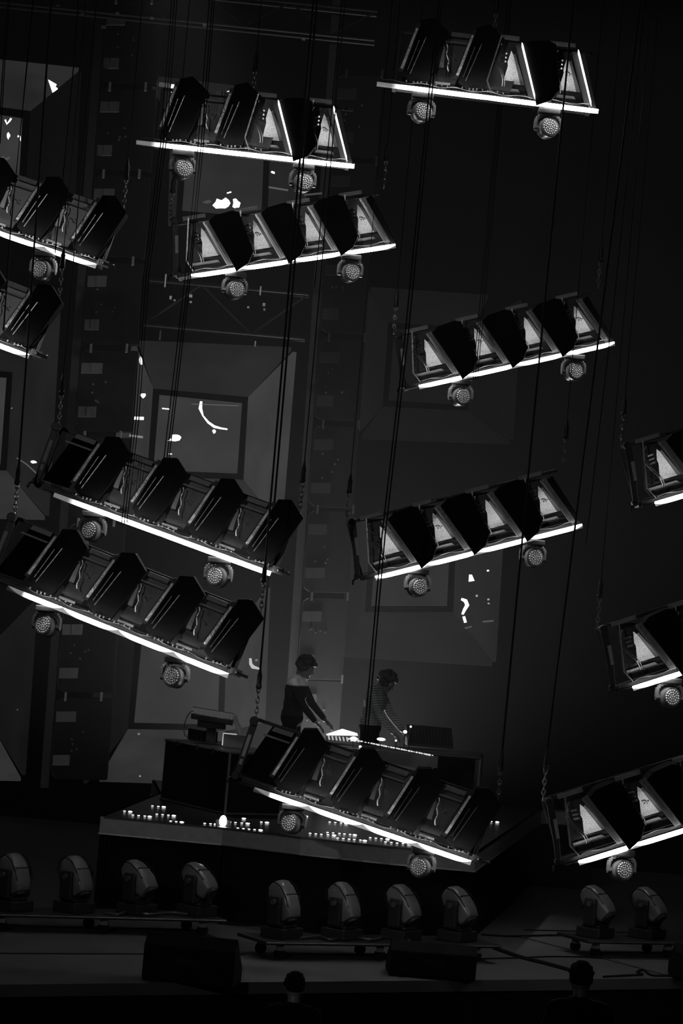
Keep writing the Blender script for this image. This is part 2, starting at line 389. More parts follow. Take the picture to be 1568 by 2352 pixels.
# ------------------------------------------------------------------ riser with deck
DZ = 0.91
top_l = [(231, 1875), (512, 1901), (691, 1923), (900, 1945), (1092, 1962)]
FR = [atz(x, y, DZ) for x, y in top_l]
BK = [atz(1244, 1858, DZ), Vector((3.3, 35.6, DZ)), Vector((-1.9, 34.6, DZ)), atz(365, 1822, DZ)]
DK = FR + BK
r = thing('stage_riser', 'low black stage riser with glossy deck under the players', 'riser', loc=(FR[1].x, FR[1].y, 0)); ro = -r.location
m = MB(); m.solid([p - Vector((0, 0, .02)) for p in DK], (0, 0, .02)); obj('deck', m.mesh('deck', M_DECK), r, ro)
N = len(DK)
m = MB()
for i in range(N):
    a, b_ = DK[i], DK[(i+1) % N]; n = (b_ - a).cross(Vector((0, 0, 1))).normalized()
    m.solid([a, b_, b_ - Vector((0, 0, .16)) , a - Vector((0, 0, .16))], -n*.03)
obj('fascia', m.mesh('fascia', M_FASCIA), r, ro)
m = MB()
for i in range(N):
    a, b_ = DK[i], DK[(i+1) % N]; n = (b_ - a).cross(Vector((0, 0, 1))).normalized()*.012
    z = Vector((0, 0, .172)); m.solid([a - z + n, b_ - z + n, b_ - z + n + Vector((0, 0, .012)), a - z + n + Vector((0, 0, .012))], -n*2)
obj('edge_trim', m.mesh('edge_trim', M_ALU), r, ro)
m = MB()
for i in range(N):
    a, b_ = DK[i], DK[(i+1) % N]; n = (b_ - a).cross(Vector((0, 0, 1))).normalized()*.05
    m.solid([a - n - Vector((0, 0, .17)), b_ - n - Vector((0, 0, .17)), Vector((b_.x, b_.y, 0)) - n, Vector((a.x, a.y, 0)) - n], -n*.5)
obj('skirt', m.mesh('skirt', M_CLOTH), r, ro)
# rows of small glowing dots standing in for reflections on the glossy deck
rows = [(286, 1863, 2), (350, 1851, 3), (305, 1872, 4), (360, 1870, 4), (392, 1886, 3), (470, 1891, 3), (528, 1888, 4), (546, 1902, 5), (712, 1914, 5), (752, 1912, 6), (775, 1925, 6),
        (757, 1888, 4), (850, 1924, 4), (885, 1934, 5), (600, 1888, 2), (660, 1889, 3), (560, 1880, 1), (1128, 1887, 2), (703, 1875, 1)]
DL = ['pair of modelled deck glints nearest the riser left corner', 'three modelled deck glints furthest back beside the cube table left foot', 'four modelled deck glints in front of the pair at the riser left corner',
      'four modelled deck glints in front of the cube table left foot', 'three modelled deck glints on the front edge below the cube table', 'three modelled deck glints just left of the glaring corner lamp',
      'four modelled deck glints just right of the glaring corner lamp', 'five modelled deck glints on the front edge right of the corner lamp', 'five modelled deck glints under the left half of the lowest pod, front of two',
      'six modelled deck glints under the middle of the lowest pod', 'six modelled deck glints on the front edge under the lowest pod', 'four modelled deck glints showing just below the lowest pod tube',
      'four modelled deck glints right of middle close behind the front edge', 'five modelled deck glints nearest the right wash light of the lowest pod', 'pair of modelled deck glints between corner lamp and left wash light',
      'three modelled deck glints beside the left wash light of the lowest pod', 'single modelled deck glint behind the corner lamp', 'pair of modelled deck glints at far right beyond the lowest pod', 'single modelled deck glint between left wash light and pod tube']
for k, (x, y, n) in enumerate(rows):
    p0 = atz(x, y, DZ); t = thing('deck_glint_row', DL[k], 'light', loc=p0, group='rows of tiny modelled glints on the deck')
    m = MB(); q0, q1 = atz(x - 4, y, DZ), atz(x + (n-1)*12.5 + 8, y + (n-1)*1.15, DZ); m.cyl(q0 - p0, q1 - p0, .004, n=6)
    obj('glint_link', m.mesh('glint_link', M_CABLE), t)
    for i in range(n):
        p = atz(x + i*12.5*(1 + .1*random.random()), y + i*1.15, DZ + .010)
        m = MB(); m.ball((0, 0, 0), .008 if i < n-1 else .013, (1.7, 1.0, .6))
        obj('glint_dot', m.mesh('glint_dot', emis('deck_glint_glow', 2.2)), t, p - p0)

def floodlight(px, py, Y_or, label, s, st):
    p = atz(px, py, DZ); h = 0.0
    if Y_or: q = at(px, py, Y_or); p = Vector((q.x, q.y, DZ)); h = q.z - DZ - .05
    t = thing('small_lamp', label, 'lamp', loc=p)
    m = MB(); m.box((0, .06, .03 + h/2), (.12*s, .08, .06 + h)); obj('body', m.mesh('body', M_DARK), t)
    m = MB(); m.ball((0, 0, .05 + h), .03*s, (1, .6, 1.6 if s < 1.6 else .45)); obj('lens', m.mesh('lens', emis('lamp_glow_%d' % st, st), True), t)
floodlight(511, 1898, 0, 'small glaring lamp on the deck at the corner of the cube table', 1.2, 14)
floodlight(1045, 1808, 35.0, 'small glaring lamp on the deck behind the lowest pod', 2.6, 8)

# ------------------------------------------------------------------ tables and gear
def block(name, t, base, q, z0, z1, mt, bevel=0.006):
    # q: four corners on plan, anticlockwise
    m = MB(); m.solid([Vector((p.x, p.y, z1)) - base for p in q], (0, 0, z0 - z1)); return obj(name, m.mesh(name, mt), t, bevel=bevel)
def quad(p, u, v, a, b): return [p, p + u*a, p + u*a + v*b, p + v*b]
# black cube table seen on its corner
cn = atz(516, 1872, DZ); cl = atz(368, 1837, DZ); cr = atz(640, 1875, DZ); cb = cl + cr - cn
t = thing('cube_table', 'black draped cube table with metal edges left of the players', 'table', loc=cn)
ZT = 1.56
block('drape', t, cn, [cn, cr, cb, cl], DZ, ZT - .03, M_BLACK)
block('tabletop', t, cn, [cn, cr, cb, cl], ZT - .03, ZT, M_DARK)
m = MB(); m.cyl((0, -.01, 0), (0, -.01, ZT - DZ), .016); obj('corner_post', m.mesh('corner_post', M_GREY), t)
m = MB()
for a, b_ in ((cn, cl), (cn, cr)):
    m.cyl(a - cn + Vector((0, -.01, ZT - DZ - .015)), b_ - cn + Vector((0, -.01, ZT - DZ - .015)), .012)
    m.cyl(a - cn + Vector((0, -.01, .015)), b_ - cn + Vector((0, -.01, .015)), .012)
obj('edge_rail', m.mesh('edge_rail', M_GREY), t)
m = MB()
for k in (.25, .5, .8): m.cyl((cl - cn)*k + Vector((0, -.02, ZT-DZ-.05)), (cl - cn)*k + Vector((0, -.02, ZT-DZ)), .02)
obj('clamp', m.mesh('clamp', M_DARK), t)
# gear on it
def slab_at(px, py, w, dpt, h, z, yaw=0.0):
    p = atz(px, py, z); c, s = math.cos(yaw), math.sin(yaw)
    return p, quad(Vector((0, 0, 0)), Vector((c, s, 0)), Vector((-s, c, 0)), w, dpt)
ew = (cn - cl).normalized(); p, q = slab_at(430, 1698, .30, .20, .12, ZT, math.atan2(ew.y, ew.x))
t = thing('equipment_box', 'small dark equipment box with thin pale edges on the cube table', 'equipment', loc=p)
m = MB(); m.solid([v + Vector((0, 0, .12)) for v in q], (0, 0, -.12)); obj('casing', m.mesh('casing', M_DARK), t, bevel=.004)
m = MB(); m.path([q[0] + Vector((0, -.004, .12)), q[1] + Vector((0, -.004, .12)), q[1] + Vector((0, -.004, 0)), q[0] + Vector((0, -.004, .01)), q[1]+Vector((.03, -.01, -.0)), q[1]+Vector((.25, -.01, 0))], .004)
obj('edge_trim', m.mesh('edge_trim', M_ALU), t)
p = atz(485, 1709, ZT); Yg = p.y
t = thing('keyboard', 'tilted keyboard on its stand atop the cube table', 'keyboard', loc=p)
A = at(440, 1632, Yg) - p; B = at(536, 1648, Yg) - p
dn = Vector((0, -.06, -.035)); bk = Vector((0, .16, .04))
m = MB(); m.solid([A + dn, B + dn, B + bk, A + bk], (0, 0, -.05)); obj('body', m.mesh('body', M_DARK), t, bevel=.006)
m = MB()
for i in range(30):
    a = A.lerp(B, (i + .1)/30); b2 = A.lerp(B, (i + .85)/30)
    m.solid([a + dn*.9 + Vector((0, 0, .012)), b2 + dn*.9 + Vector((0, 0, .012)), b2 + bk*.5 + Vector((0, 0, .012)), a + bk*.5 + Vector((0, 0, .012))], (0, 0, -.008))
k_ = obj('key', m.mesh('key', M_ALU), t); k_['kind'] = 'stuff'
m = MB(); m.prism([(0, 0), (.10, -.22), (.14, -.21), (.03, .03)], -.05, .16); obj('end_cheek', m.mesh('end_cheek', M_ALU), t, B + Vector((-.01, 0, 0)), bevel=.004)
m = MB(); m.path([A + Vector((.02*math.cos(a) - .06*math.sin(a), -.02, -.14 + .14*math.cos(a))) for a in [i*math.pi/10 for i in range(11)]], .006)
obj('stand_hoop', m.mesh('stand_hoop', M_GREY), t)
m = MB(); m.box(A.lerp(B, .5) + Vector((0, .05, -.10)), (.30, .14, .10)); hz_ = A.lerp(B, .5).z - .1; m.box((A.lerp(B, .5).x, .10, hz_/2), (.10, .08, max(hz_, .05))); obj('stand', m.mesh('stand', M_DARK), t)
p = atz(510, 1716, ZT)
t = thing('control_box', 'small box with one bright bent edge on the cube table corner', 'equipment', loc=p)
m = MB(); m.box((.12, .1, .07), (.24, .2, .14)); obj('casing', m.mesh('casing', M_GREY), t, bevel=.004)
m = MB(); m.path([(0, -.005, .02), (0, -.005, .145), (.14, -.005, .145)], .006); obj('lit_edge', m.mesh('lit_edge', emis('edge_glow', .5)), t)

# long desk with mixers
ZD = 1.60
dl, dr_ = atz(735, 1711, ZD), atz(1104, 1737, ZD)
t = thing('long_desk', 'long mixing desk in front of both players, metal framed', 'desk', loc=(dl.x, dl.y, DZ)); base = t.location.copy()
bkv = Vector((.05, .75, 0)); q = [dl, dr_, dr_ + bkv, dl + bkv]
m = MB(); m.solid([v - base for v in q], (0, 0, -.04)); obj('desktop', m.mesh('desktop', M_DARK), t, bevel=.004)
m = MB()
for p in q: m.cyl(Vector((p.x, p.y, DZ)) - base, Vector((p.x, p.y, ZD - .02)) - base, .02)
obj('leg', m.mesh('leg', M_GREY), t)
m = MB(); m.cyl(dl - base - Vector((0, .01, .02)), dr_ - base - Vector((0, .01, .02)), .014); obj('front_rail', m.mesh('front_rail', M_GREY), t)
pa, pb = at(868, 1722, dl.y + .02), at(1006, 1738, dl.y + .02); pc, pd = at(1004, 1764, dl.y + .02), at(960, 1764, dl.y+.02); pe = at(872, 1750, dl.y+.02)
m = MB(); m.solid([v - base for v in (pa, pb, pc, pd, pe)], (0, .02, 0)); obj('modesty_panel', m.mesh('modesty_panel', mat('grey_panel', .10, .5)), t)
m = MB()
for i in range(34):
    s = i/33; p = at(800 + 192*s + random.uniform(-1, 1), 1697 + 38*s, dl.y - .03) - base
    m.ball(p, .007 + .006*random.random(), (1.3, 1, .8), 8, 6)
o = obj('front_light_strip', m.mesh('front_light_strip', emis('strip_dots', .75)), t)

def gear(name, label, cat, px, py, w, dpt, h, tilt, mt, knobs, kmat, z=ZD, yaw=.06):
    p = atz(px, py, z); t = thing(name, label, cat, loc=p, rot=(0, 0, yaw))
    m = MB(); m.faces_from([(0, 0, 0), (w, 0, 0), (w, dpt, 0), (0, dpt, 0), (0, 0, h), (w, 0, h), (w, dpt, h + tilt), (0, dpt, h + tilt)],
        [(0, 3, 2, 1), (4, 5, 6, 7), (0, 1, 5, 4), (1, 2, 6, 5), (2, 3, 7, 6), (3, 0, 4, 7)])
    obj('casing', m.mesh('casing', mt), t, bevel=.005)
    m = MB(); nx, ny = knobs
    for i in range(nx):
        for j in range(ny):
            x = w*(i + .7)/(nx + .4); y = dpt*(j + .7)/(ny + .4); zz = h + tilt*y/dpt
            m.cyl((x, y, zz), (x, y - .006, zz + .012), .009, .007, 8)
    k = obj('knob', m.mesh('knob', kmat), t); k['kind'] = 'stuff'
    return t
M_KN = mat('pale_knob', .5, .4)
gear('mixer', 'wide mixer with many knobs, tilted, at right of the desk', 'mixer', 935, 1712, .52, .36, .03, .19, M_DARK, (14, 7), M_GREY)
gear('sampler', 'small brightly lit control surface at left of the desk', 'sampler', 750, 1706, .38, .25, .03, .03, M_SHELL, (9, 4), emis('button_glow', .5))
p = atz(752, 1690, ZD); t = thing('laptop', 'open laptop with glowing white screen beside the left player', 'laptop', loc=Vector((p.x, dl.y + .36, ZD)))
m = MB(); m.box((.17, .12, .01), (.36, .24, .02)); obj('base', m.mesh('base', M_GREY), t, bevel=.003)
yy = t.location.y + .02
lid = [at(x, y, yy) - t.location for x, y in ((749, 1686), (786, 1674), (820, 1684), (822, 1690), (750, 1689))]
m = MB(); m.solid(lid, (0, .012, 0)); obj('lid', m.mesh('lid', emis('laptop_glow', 1.2)), t)
def glow(name, label, px, py, w, h, st, lz=ZD):
    p = at(px, py, dl.y + .1); t = thing(name, label, 'light', loc=p)
    m = MB(); m.ball((0, 0, 0), .5, (w/222, .03, h/222), 10, 8); obj('lens', m.mesh('lens', emis('gear_glow_%d' % int(st*10), st), True), t)
    m = MB(); m.cyl((0, .02, -h/500), (0, .02, -(p.z - ZD) if p.z - ZD > .02 else -.02), .006); obj('stalk', m.mesh('stalk', M_DARK), t)
glow('task_light', 'bright oblong task light on the desk beside the right player', 875, 1698, 22, 7, 5)
glow('task_light', 'bright round task light at left of the wide mixer', 930, 1681, 10, 8, 3)
glow('task_light', 'bright task light on the desk between the players', 812, 1697, 18, 11, 4)
glow('task_light', 'tiny point of light behind the wide mixer', 943, 1669, 5, 5, 3)
glow('indicator_light', 'bright indicator dot on the desk edge above the pod', 827, 1715, 7, 6, 4)
glow('indicator_light', 'faint indicator dot beside the right player hand', 909, 1701, 5, 5, 2)

# side frame (black cube with pale outline) right of the desk
pl, pr = atz(1012, 1743, ZD), atz(1102, 1737, ZD)
t = thing('side_cabinet', 'black cabinet with pale outline at right end of the desk', 'cabinet', loc=(pl.x, pl.y, DZ)); base = t.location.copy()
q = [Vector((pl.x, dr_.y + .85, 0)), Vector((pr.x, dr_.y + .85, 0)), Vector((pr.x, dr_.y + 1.4, 0)), Vector((pl.x, dr_.y + 1.4, 0))]
m = MB(); m.solid([Vector((v.x, v.y, 1.5)) - base for v in q], (0, 0, -(1.5 - DZ))); obj('body', m.mesh('body', M_BLACK), t, bevel=.005)

# ------------------------------------------------------------------ people
M_SKIN = mat('skin', .20, .5); M_HAIR = mat('dark_hair', .045, .6, bump=.8, bscale=60)
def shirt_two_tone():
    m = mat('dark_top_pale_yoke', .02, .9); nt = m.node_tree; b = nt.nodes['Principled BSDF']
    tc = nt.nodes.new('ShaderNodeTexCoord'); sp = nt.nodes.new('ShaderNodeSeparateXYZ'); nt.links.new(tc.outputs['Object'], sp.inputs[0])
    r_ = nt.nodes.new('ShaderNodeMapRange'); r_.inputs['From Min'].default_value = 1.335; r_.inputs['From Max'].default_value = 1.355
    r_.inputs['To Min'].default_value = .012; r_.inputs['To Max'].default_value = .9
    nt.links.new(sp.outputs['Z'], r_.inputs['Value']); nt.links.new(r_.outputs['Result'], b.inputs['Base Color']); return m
def shirt_striped():
    m = mat('striped_top', .02, .8); nt = m.node_tree; b = nt.nodes['Principled BSDF']
    tc = nt.nodes.new('ShaderNodeTexCoord'); w = nt.nodes.new('ShaderNodeTexWave'); w.bands_direction = 'Z'; w.inputs['Scale'].default_value = 16
    w.inputs['Distortion'].default_value = 1.0
    nt.links.new(tc.outputs['Object'], w.inputs['Vector'])
    r_ = nt.nodes.new('ShaderNodeMapRange'); r_.inputs['From Min'].default_value = .55; r_.inputs['From Max'].default_value = .8
    r_.inputs['To Min'].default_value = .02; r_.inputs['To Max'].default_value = .6
    nt.links.new(w.outputs['Fac'], r_.inputs['Value']); nt.links.new(r_.outputs['Result'], b.inputs['Base Color']); return m
def remesh(o, v=.009):
    r_ = o.modifiers.new('remesh', 'REMESH'); r_.mode = 'VOXEL'; r_.voxel_size = v; r_.use_smooth_shade = True
    s = o.modifiers.new('smooth', 'SMOOTH'); s.factor = .5; s.iterations = 2
def person(label, loc, rotz, lean, head, hands, top, hair='curly', scale=1.0, simple=False):
    # faces local +X; lean = forward shift of the shoulders, head = (forward, drop, pitch), hands = two targets
    t = thing('person', label, 'person', loc=loc, rot=(0, 0, rotz)); t.scale = (scale,)*3
    V = Vector
    pel = V((0, 0, .95)); wst = V((lean*.35, 0, 1.10)); chs = V((lean*.8, 0, 1.28 - lean*.1)); nk = V((lean, 0, 1.43 - lean*.25))
    hc = nk + V((.055 + head[0], 0, .165 - head[1])); pit = head[2]
    fwd = V((math.cos(pit), 0, -math.sin(pit))); up = V((math.sin(pit), 0, math.cos(pit)))
    R = Matrix((fwd, V((0, 1, 0)), up)).transposed()
    b = MB()
    b.ball(pel, .15, (.8, 1.1, .9)); b.ball(chs, .17, (.72, 1.02, 1.05)); b.ball(wst, .14, (.8, 1.0, 1.2))
    b.cap(nk - V((.01, 0, .03)), hc - up*.05 - fwd*.02, .055, .05)
    b.ball(hc, .1, (.98, .78, 1.16), rot=R, u=20, v=14)                       # skull
    b.ball(hc + fwd*.04 - up*.055, .062, (.9, .85, .9), rot=R)              # jaw
    b.ball(hc + fwd*.085 - up*.095, .02, (1, 1.1, .8))                      # chin
    b.cap(hc + fwd*.092 + up*.01, hc + fwd*.116 - up*.022, .009, .014)      # nose
    b.ball(hc + fwd*.094 - up*.052, .017, (.7, 1.4, .5), rot=R)             # lips
    b.ball(hc + fwd*.078 + up*.03, .03, (.6, 1.9, .45), rot=R)              # brow
    for s in (-1, 1):
        b.ball(hc + V((0, s*.08, 0)) - up*.005, .026, (.7, .35, 1.1), rot=R)  # ears
        b.ball(hc + fwd*.08 + V((0, s*.032, 0)) + up*.008, .014)
    sh = MB(); tr = MB()
    sh.ball(chs, .185, (.75, 1.05, 1.1)); sh.ball(wst, .16, (.82, 1.02, 1.3)); sh.ball(pel + V((0, 0, .04)), .165, (.82, 1.08, .8))
    sh.cap(nk - V((0, .13, .035)), nk - V((0, -.13, .035)), .062)
    for s, hand in ((1, hands[0]), (-1, hands[1])):
        S = nk + V((0, s*.18, -.05)); Hn = V(hand); mid = (S + Hn)/2; D = (Hn - S)
        L1, L2 = .29, .26; dd = min(D.length, L1 + L2 - .005); h = math.sqrt(max(L1*L1 - (dd*dd + L1*L1 - L2*L2)**2/(4*dd*dd), 0))
        Dn = D.normalized(); pole = (V((-.5, s*.35, -1)) - Dn*V((-.5, s*.35, -1)).dot(Dn)).normalized()
        E = S + Dn*((dd*dd + L1*L1 - L2*L2)/(2*dd)) + pole*h; Wr = S + Dn*dd; f = (Wr - E).normalized()
        b.cap(S, E, .047, .038); b.cap(E, Wr, .037, .026)
        sh.cap(S, E, .062, .050); sh.cap(E, E.lerp(Wr, .88), .050, .036)
        # hand: palm, four curled fingers of different length, thumb from the side of the palm
        f2 = (f + V((.3, 0, -.1))).normalized(); side = f2.cross(V((0, 0, 1))).normalized()*-s; dn = V((0, 0, -1))
        P = Wr + f2*.05; q = (f2).to_track_quat('X', 'Z').to_matrix()
        b.ball(P, .045, (1.05, .9, .4), rot=q)
        for k, (o_, ln) in enumerate(((-.030, .062), (-.010, .074), (.011, .070), (.031, .055))):
            a = P + side*o_ + f2*.035; c1 = a + f2*ln*.5 + dn*.006; c2 = c1 + (f2*.6 + dn*.8).normalized()*ln*.5
            b.cap(a, c1, .0095, .009); b.cap(c1, c2, .009, .008)
        a = P - side*.03 - f2*.02; c1 = a - side*.022 + f2*.03; b.cap(a, c1, .012, .010); b.cap(c1, c1 + f2*.028 + dn*.01, .010, .009)
        # legs
        hp = pel + V((0, s*.09, -.05)); kn = V((.03, s*.10, .50)); an = V((-.02, s*.11, .09))
        b.cap(hp, kn, .08, .055); b.cap(kn, an, .053, .036); b.cap(an, V((.14, s*.12, .035)), .038, .032)
        tr.cap(hp, kn, .095, .075); tr.cap(kn, an + V((0, 0, .03)), .073, .062)
    tr.ball(pel, .165, (.85, 1.1, .8))
    body = obj('body', b.mesh('body', M_SKIN), t); remesh(body, .008)
    so = obj('top', sh.mesh('top', top), t); remesh(so, .011)
    to = obj('trousers', tr.mesh('trousers', M_CLOTH), t); remesh(to, .014)
    m = MB()
    for s in (-1, 1): m.cap((-.05, s*.115, .045), (.17, s*.125, .04), .048, .042)
    obj('shoes', m.mesh('shoes', M_DARK), t)
    hr = MB(); hr.ball(hc - fwd*.02 + up*.03, .102, (1.0, .86, 1.02), rot=R, u=20, v=14)
    if hair == 'curly':
        for i in range(150):
            a = random.uniform(0, 2*math.pi); zc = random.uniform(-.55, 1); rr = math.sqrt(1 - zc*zc)
            dv = fwd*rr*math.cos(a) + V((0, 1, 0))*rr*math.sin(a)*.85 + up*zc
            if dv.dot(fwd) > .45 and zc < .45: continue
            hr.ball(hc - fwd*.012 + up*.026 + dv*.114, random.uniform(.018, .032), u=8, v=6)
    else:
        for i in range(40):
            a = random.uniform(0, 2*math.pi); zc = random.uniform(-.2, 1); rr = math.sqrt(1 - zc*zc)
            dv = fwd*rr*math.cos(a) + V((0, 1, 0))*rr*math.sin(a)*.85 + up*zc
            if dv.dot(fwd) > .5 and zc < .5: continue
            hr.ball(hc - fwd*.015 + up*.02 + dv*.098, .018, u=8, v=6)
    ho = obj('hair', hr.mesh('hair', M_HAIR if hair == 'curly' else M_BLACK, True), t)
    return t
YP = dl.y + 1.3
P1 = at(672, 1700, YP); P2 = at(858, 1712, YP - .05)
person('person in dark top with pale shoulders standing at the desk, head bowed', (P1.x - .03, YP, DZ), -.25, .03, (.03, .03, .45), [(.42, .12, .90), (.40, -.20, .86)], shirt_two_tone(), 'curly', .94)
person('person in striped long-sleeved top leaning over the mixer', (P2.x - .06, YP - .05, DZ), -.35, .05, (.06, .06, .65), [(.42, .10, .90), (.42, -.22, .86)], shirt_striped(), 'curly', .91)
for (x, y, lb) in ((1340, 2208, 'silhouetted person standing in the dark pit right of centre'), (680, 2232, 'barely visible person low in the pit left of centre')):
    Yq = 22.0; q = at(x, y, Yq); sc_ = (q.z - PITZ)/1.725
    person(lb, (q.x, Yq, PITZ), 1.6, .02, (0, 0, .1), [(.10, .28, .80), (.10, -.28, .80)], M_BLACK, 'short', sc_)

# ------------------------------------------------------------------ hanging pods
K = 0.004     # one drawing unit of the pod = 4 mm
def S(pts): return [(x*K, z*K) for x, z in pts]
# --- meshes shared by every pod
def pod_meshes():
    D = {}
    D['slabA'] = MB().prism(S([(9, 30), (36, 158), (64, 167), (101, 138), (69, 22), (32, 14)]), .0, .30).mesh('slab', M_BLACK)
    D['slabB'] = MB().prism(S([(-30, 126), (13, 13), (18, -5), (50, 10), (67, 37), (46, 137), (30, 143), (-12, 138)]), -.08, .30).mesh('slab', M_BLACK)
    D['slabN'] = MB().prism(S([(-29, 124), (14, 12), (20, 4), (26, 10), (-14, 132)]), -.03, .30).mesh('slab', M_BLACK)
    # edge strips, aluminium channel beside the slab
    m = MB(); m.prism(S([(-3, 38), (27, 150), (36, 150), (7, 36)]), -.006, .03); D['stripA'] = m.mesh('edge_strip', M_DARK)
    m = MB(); m.prism(S([(2, 44), (26, 138), (31, 138), (8, 42)]), -.022, -.006); D['foilA'] = m.mesh('edge_window', M_FOIL)
    m = MB(); m.prism(S([(24, 34), (50, 120), (51.5, 120), (25.5, 33)]), -.014, -.002); m.prism(S([(18, 42), (36, 112), (37, 112), (19, 41)]), -.012, -.002); D['rodA'] = m.mesh('edge_rod', M_ALU)
    m = MB(); m.prism(S([(-44, 128), (0, 13), (13, 13), (-30, 130)]), -.01, .03); D['stripB'] = m.mesh('edge_strip', mat('satin_channel', .15, .45, .5, bump=.3, bscale=40))
    D['stripT'] = D['stripB'].copy(); D['stripT'].materials[0] = M_DARK
    m = MB(); m.prism(S([(-45, 126), (-1, 13), (2, 13), (-42, 128)]), -.02, -.008); m.prism(S([(-38, 118), (5, 15), (6, 15), (-37, 119)]), -.018, -.008); D['rodB'] = m.mesh('edge_rod', M_ALU)
    m = MB(); m.prism(S([(-31, 131), (-28, 127), (12, 19), (14, 8), (10, 15), (-30, 121)]), -.095, -.088); D['ledT'] = m.mesh('led_strip', E_STRIP)
    # reflector plate B: tilted, its foot is set back so that it faces down to the tube
    def tilt(pts, yb, yt, th=.008):
        zs = [p[1] for p in pts]; z0, z1 = min(zs), max(zs)
        return [Vector((x*K, yb + (yt - yb)*(z - z0)/(z1 - z0), z*K)) for x, z in pts]
    m = MB(); m.solid(tilt([(-51, 116), (-56, 92), (-54, 84), (-60, 47), (-20, 47), (-45, 108)], .17, .05), (0, .008, 0)); D['plateB'] = m.mesh('reflector_plate', M_PLATE)
    m = MB(); m.solid(tilt([(-45, 108), (-20, 47), (-10, 47), (-41, 111)], .175, .055), (0, .008, .001)); m.box((-.215, .19, .178), (.13, .012, .006)); D['wingB'] = m.mesh('reflector_wing', mat('dim_reflector', .10, .5, .2))
    m = MB(); m.prism(S([(-88, 30), (-88, 37), (-24, 37), (-18, 30)]), .19, .21); D['barB'] = m.mesh('cross_bar', mat('pale_bar', .45, .45, .3))
    m = MB(); m.prism(S([(-79, 142), (-99, 39), (-96, 39), (-76, 142)]), -.03, -.015); m.prism(S([(-99, 39), (-86, 12), (-84, 13), (-96, 40)]), -.03, -.015); D['stileB'] = m.mesh('side_stile', M_ALU)
    m = MB(); m.prism(S([(-96, 38), (-77, 140), (-40, 132), (2, 14), (-86, 14)]), .22, .235); D['backB'] = m.mesh('inner_panel', M_INNER)
    m = MB()
    for z in (106, 97, 88): m.cyl((-.285, .1, z*K), (-.245, .02, z*K + .004), .009, n=8)
    D['stubB'] = m.mesh('connector', M_ALU)
    m = MB(); pts = []
    for i in range(14): a = i/13; pts.append(((-74 - 12*math.sin(a*5))*K, -.01 + .05*math.sin(a*7), (128 - 95*a)*K))
    m.path(pts, .005); m.path([(x + .02, y + .02, z) for x, y, z in pts[2:]], .004); D['cableB'] = m.mesh('loose_cable', M_GREY)
    m = MB()
    for x, z in ((-50, 84), (-46, 84), (-43, 82), (-47, 78), (-38, 80)): m.ball((x*K, .04, z*K), .008, u=8, v=6)
    m.path([(-.2, .03, .34), (-.17, .02, .33), (-.165, .03, .30)], .004); D['boltB'] = m.mesh('bolts', M_STEEL)
    m = MB(); m.prism(S([(-92, 140), (-92, 149), (-36, 149), (-36, 140)]), .03, .06); D['capB'] = m.mesh('top_bar', mat('grey_bar', .16, .5, .3))
    # bay behind slab A
    m = MB(); m.prism(S([(68, 22), (103, 142), (158, 142), (128, 24)]), .16, .175); D['backA'] = m.mesh('inner_panel', mat('grey_inner_sheet', .07, .35, .2, bump=.25, bscale=8)); D['backD'] = D['backA'].copy(); D['backD'].materials[0] = M_CLOTH
    m = MB(); m.prism(S([(104, 132), (107, 142), (152, 142), (150, 132)]), .05, .08); m.prism(S([(88, 117), (90, 121), (150, 121), (148, 117)]), .04, .06); D['capA'] = m.mesh('top_bar', mat('grey_bar', .16, .5, .3))
    m = MB(); pts = [((99 + 1.8*math.sin(i*1.3) + i*1.1)*K, .03, (112 - i*6)*K) for i in range(11)]
    m.path(pts, .006); D['cableA'] = m.mesh('hanging_cable', mat('pale_cable', .8, .35))
    m = MB(); m.prism(S([(88, 60), (92, 100), (97, 104), (99, 60)]), .05, .09); m.box((93*K, .045, 106*K), (.018, .02, .02)); D['boxA'] = m.mesh('ballast', mat('dull_ballast', .18, .35, .5))
    m = MB()
    for x, z in ((112, 88), (116, 88), (120, 86), (125, 90), (125, 82), (120, 82)): m.ball((x*K, .12, z*K), .0065, u=8, v=6)
    D['boltA'] = m.mesh('bolts', M_STEEL)
    m = MB(); m.solid([Vector((70*K, .02, 18*K)), Vector((84*K, .02, 18*K)), Vector((82*K, .1, 46*K))], (0, .006, 0)); m.box((100*K, .02, 22*K), (.14, .03, .02)); D['gussetA'] = m.mesh('gusset', mat('pale_gusset', .30, .4, .4))
    m = MB()
    for i in range(9): m.box(((22 + i*11 + random.uniform(-3, 3))*K, .0, (15 + random.uniform(-1, 4))*K), (.012, .03, .010 + .012*random.random()))
    D['fixA'] = m.mesh('fixings', M_ALU)
    # tube
    m = MB(); n = 16
    m.cyl((0, -.05, 0), (2.0, -.05, 0), .021, n=n); me = m.mesh('tube_light', M_TUBES['A'])
    for p in me.polygons: p.use_smooth = len(p.vertices) == 4
    D['tubeA'] = me
    for k in 'BT': D['tube' + k] = me.copy(); D['tube' + k].materials[0] = M_TUBES[k]
    # frame
    for key, xl, xr in (('frameA', -.17, 2.0), ('frameB', -.12, 1.93), ('frameT', .16, 1.93)):
        xm, xw = (xl + xr)/2, xr - xl
        m = MB(); m.box((xm, .20, 9*K), (xw, .30, .035)); m.box((xm, .31, 142*K), (xw, .03, .03)); m.box((xm, .07, 17*K), (xw, .012, .008)); m.box((xm, .0, 3*K), (xw, .10, .008))
        for x in (xl, .33, .86, 1.40) + ((xr,) if key == 'frameA' else ()): m.box((x, .31, 76*K), (.03, .03, .54))
        m.box((xl, .18, 9*K), (.04, .36, .05)); m.box((xr, .18, 9*K), (.04, .36, .05))
        D[key] = m.mesh('frame', M_DARK)
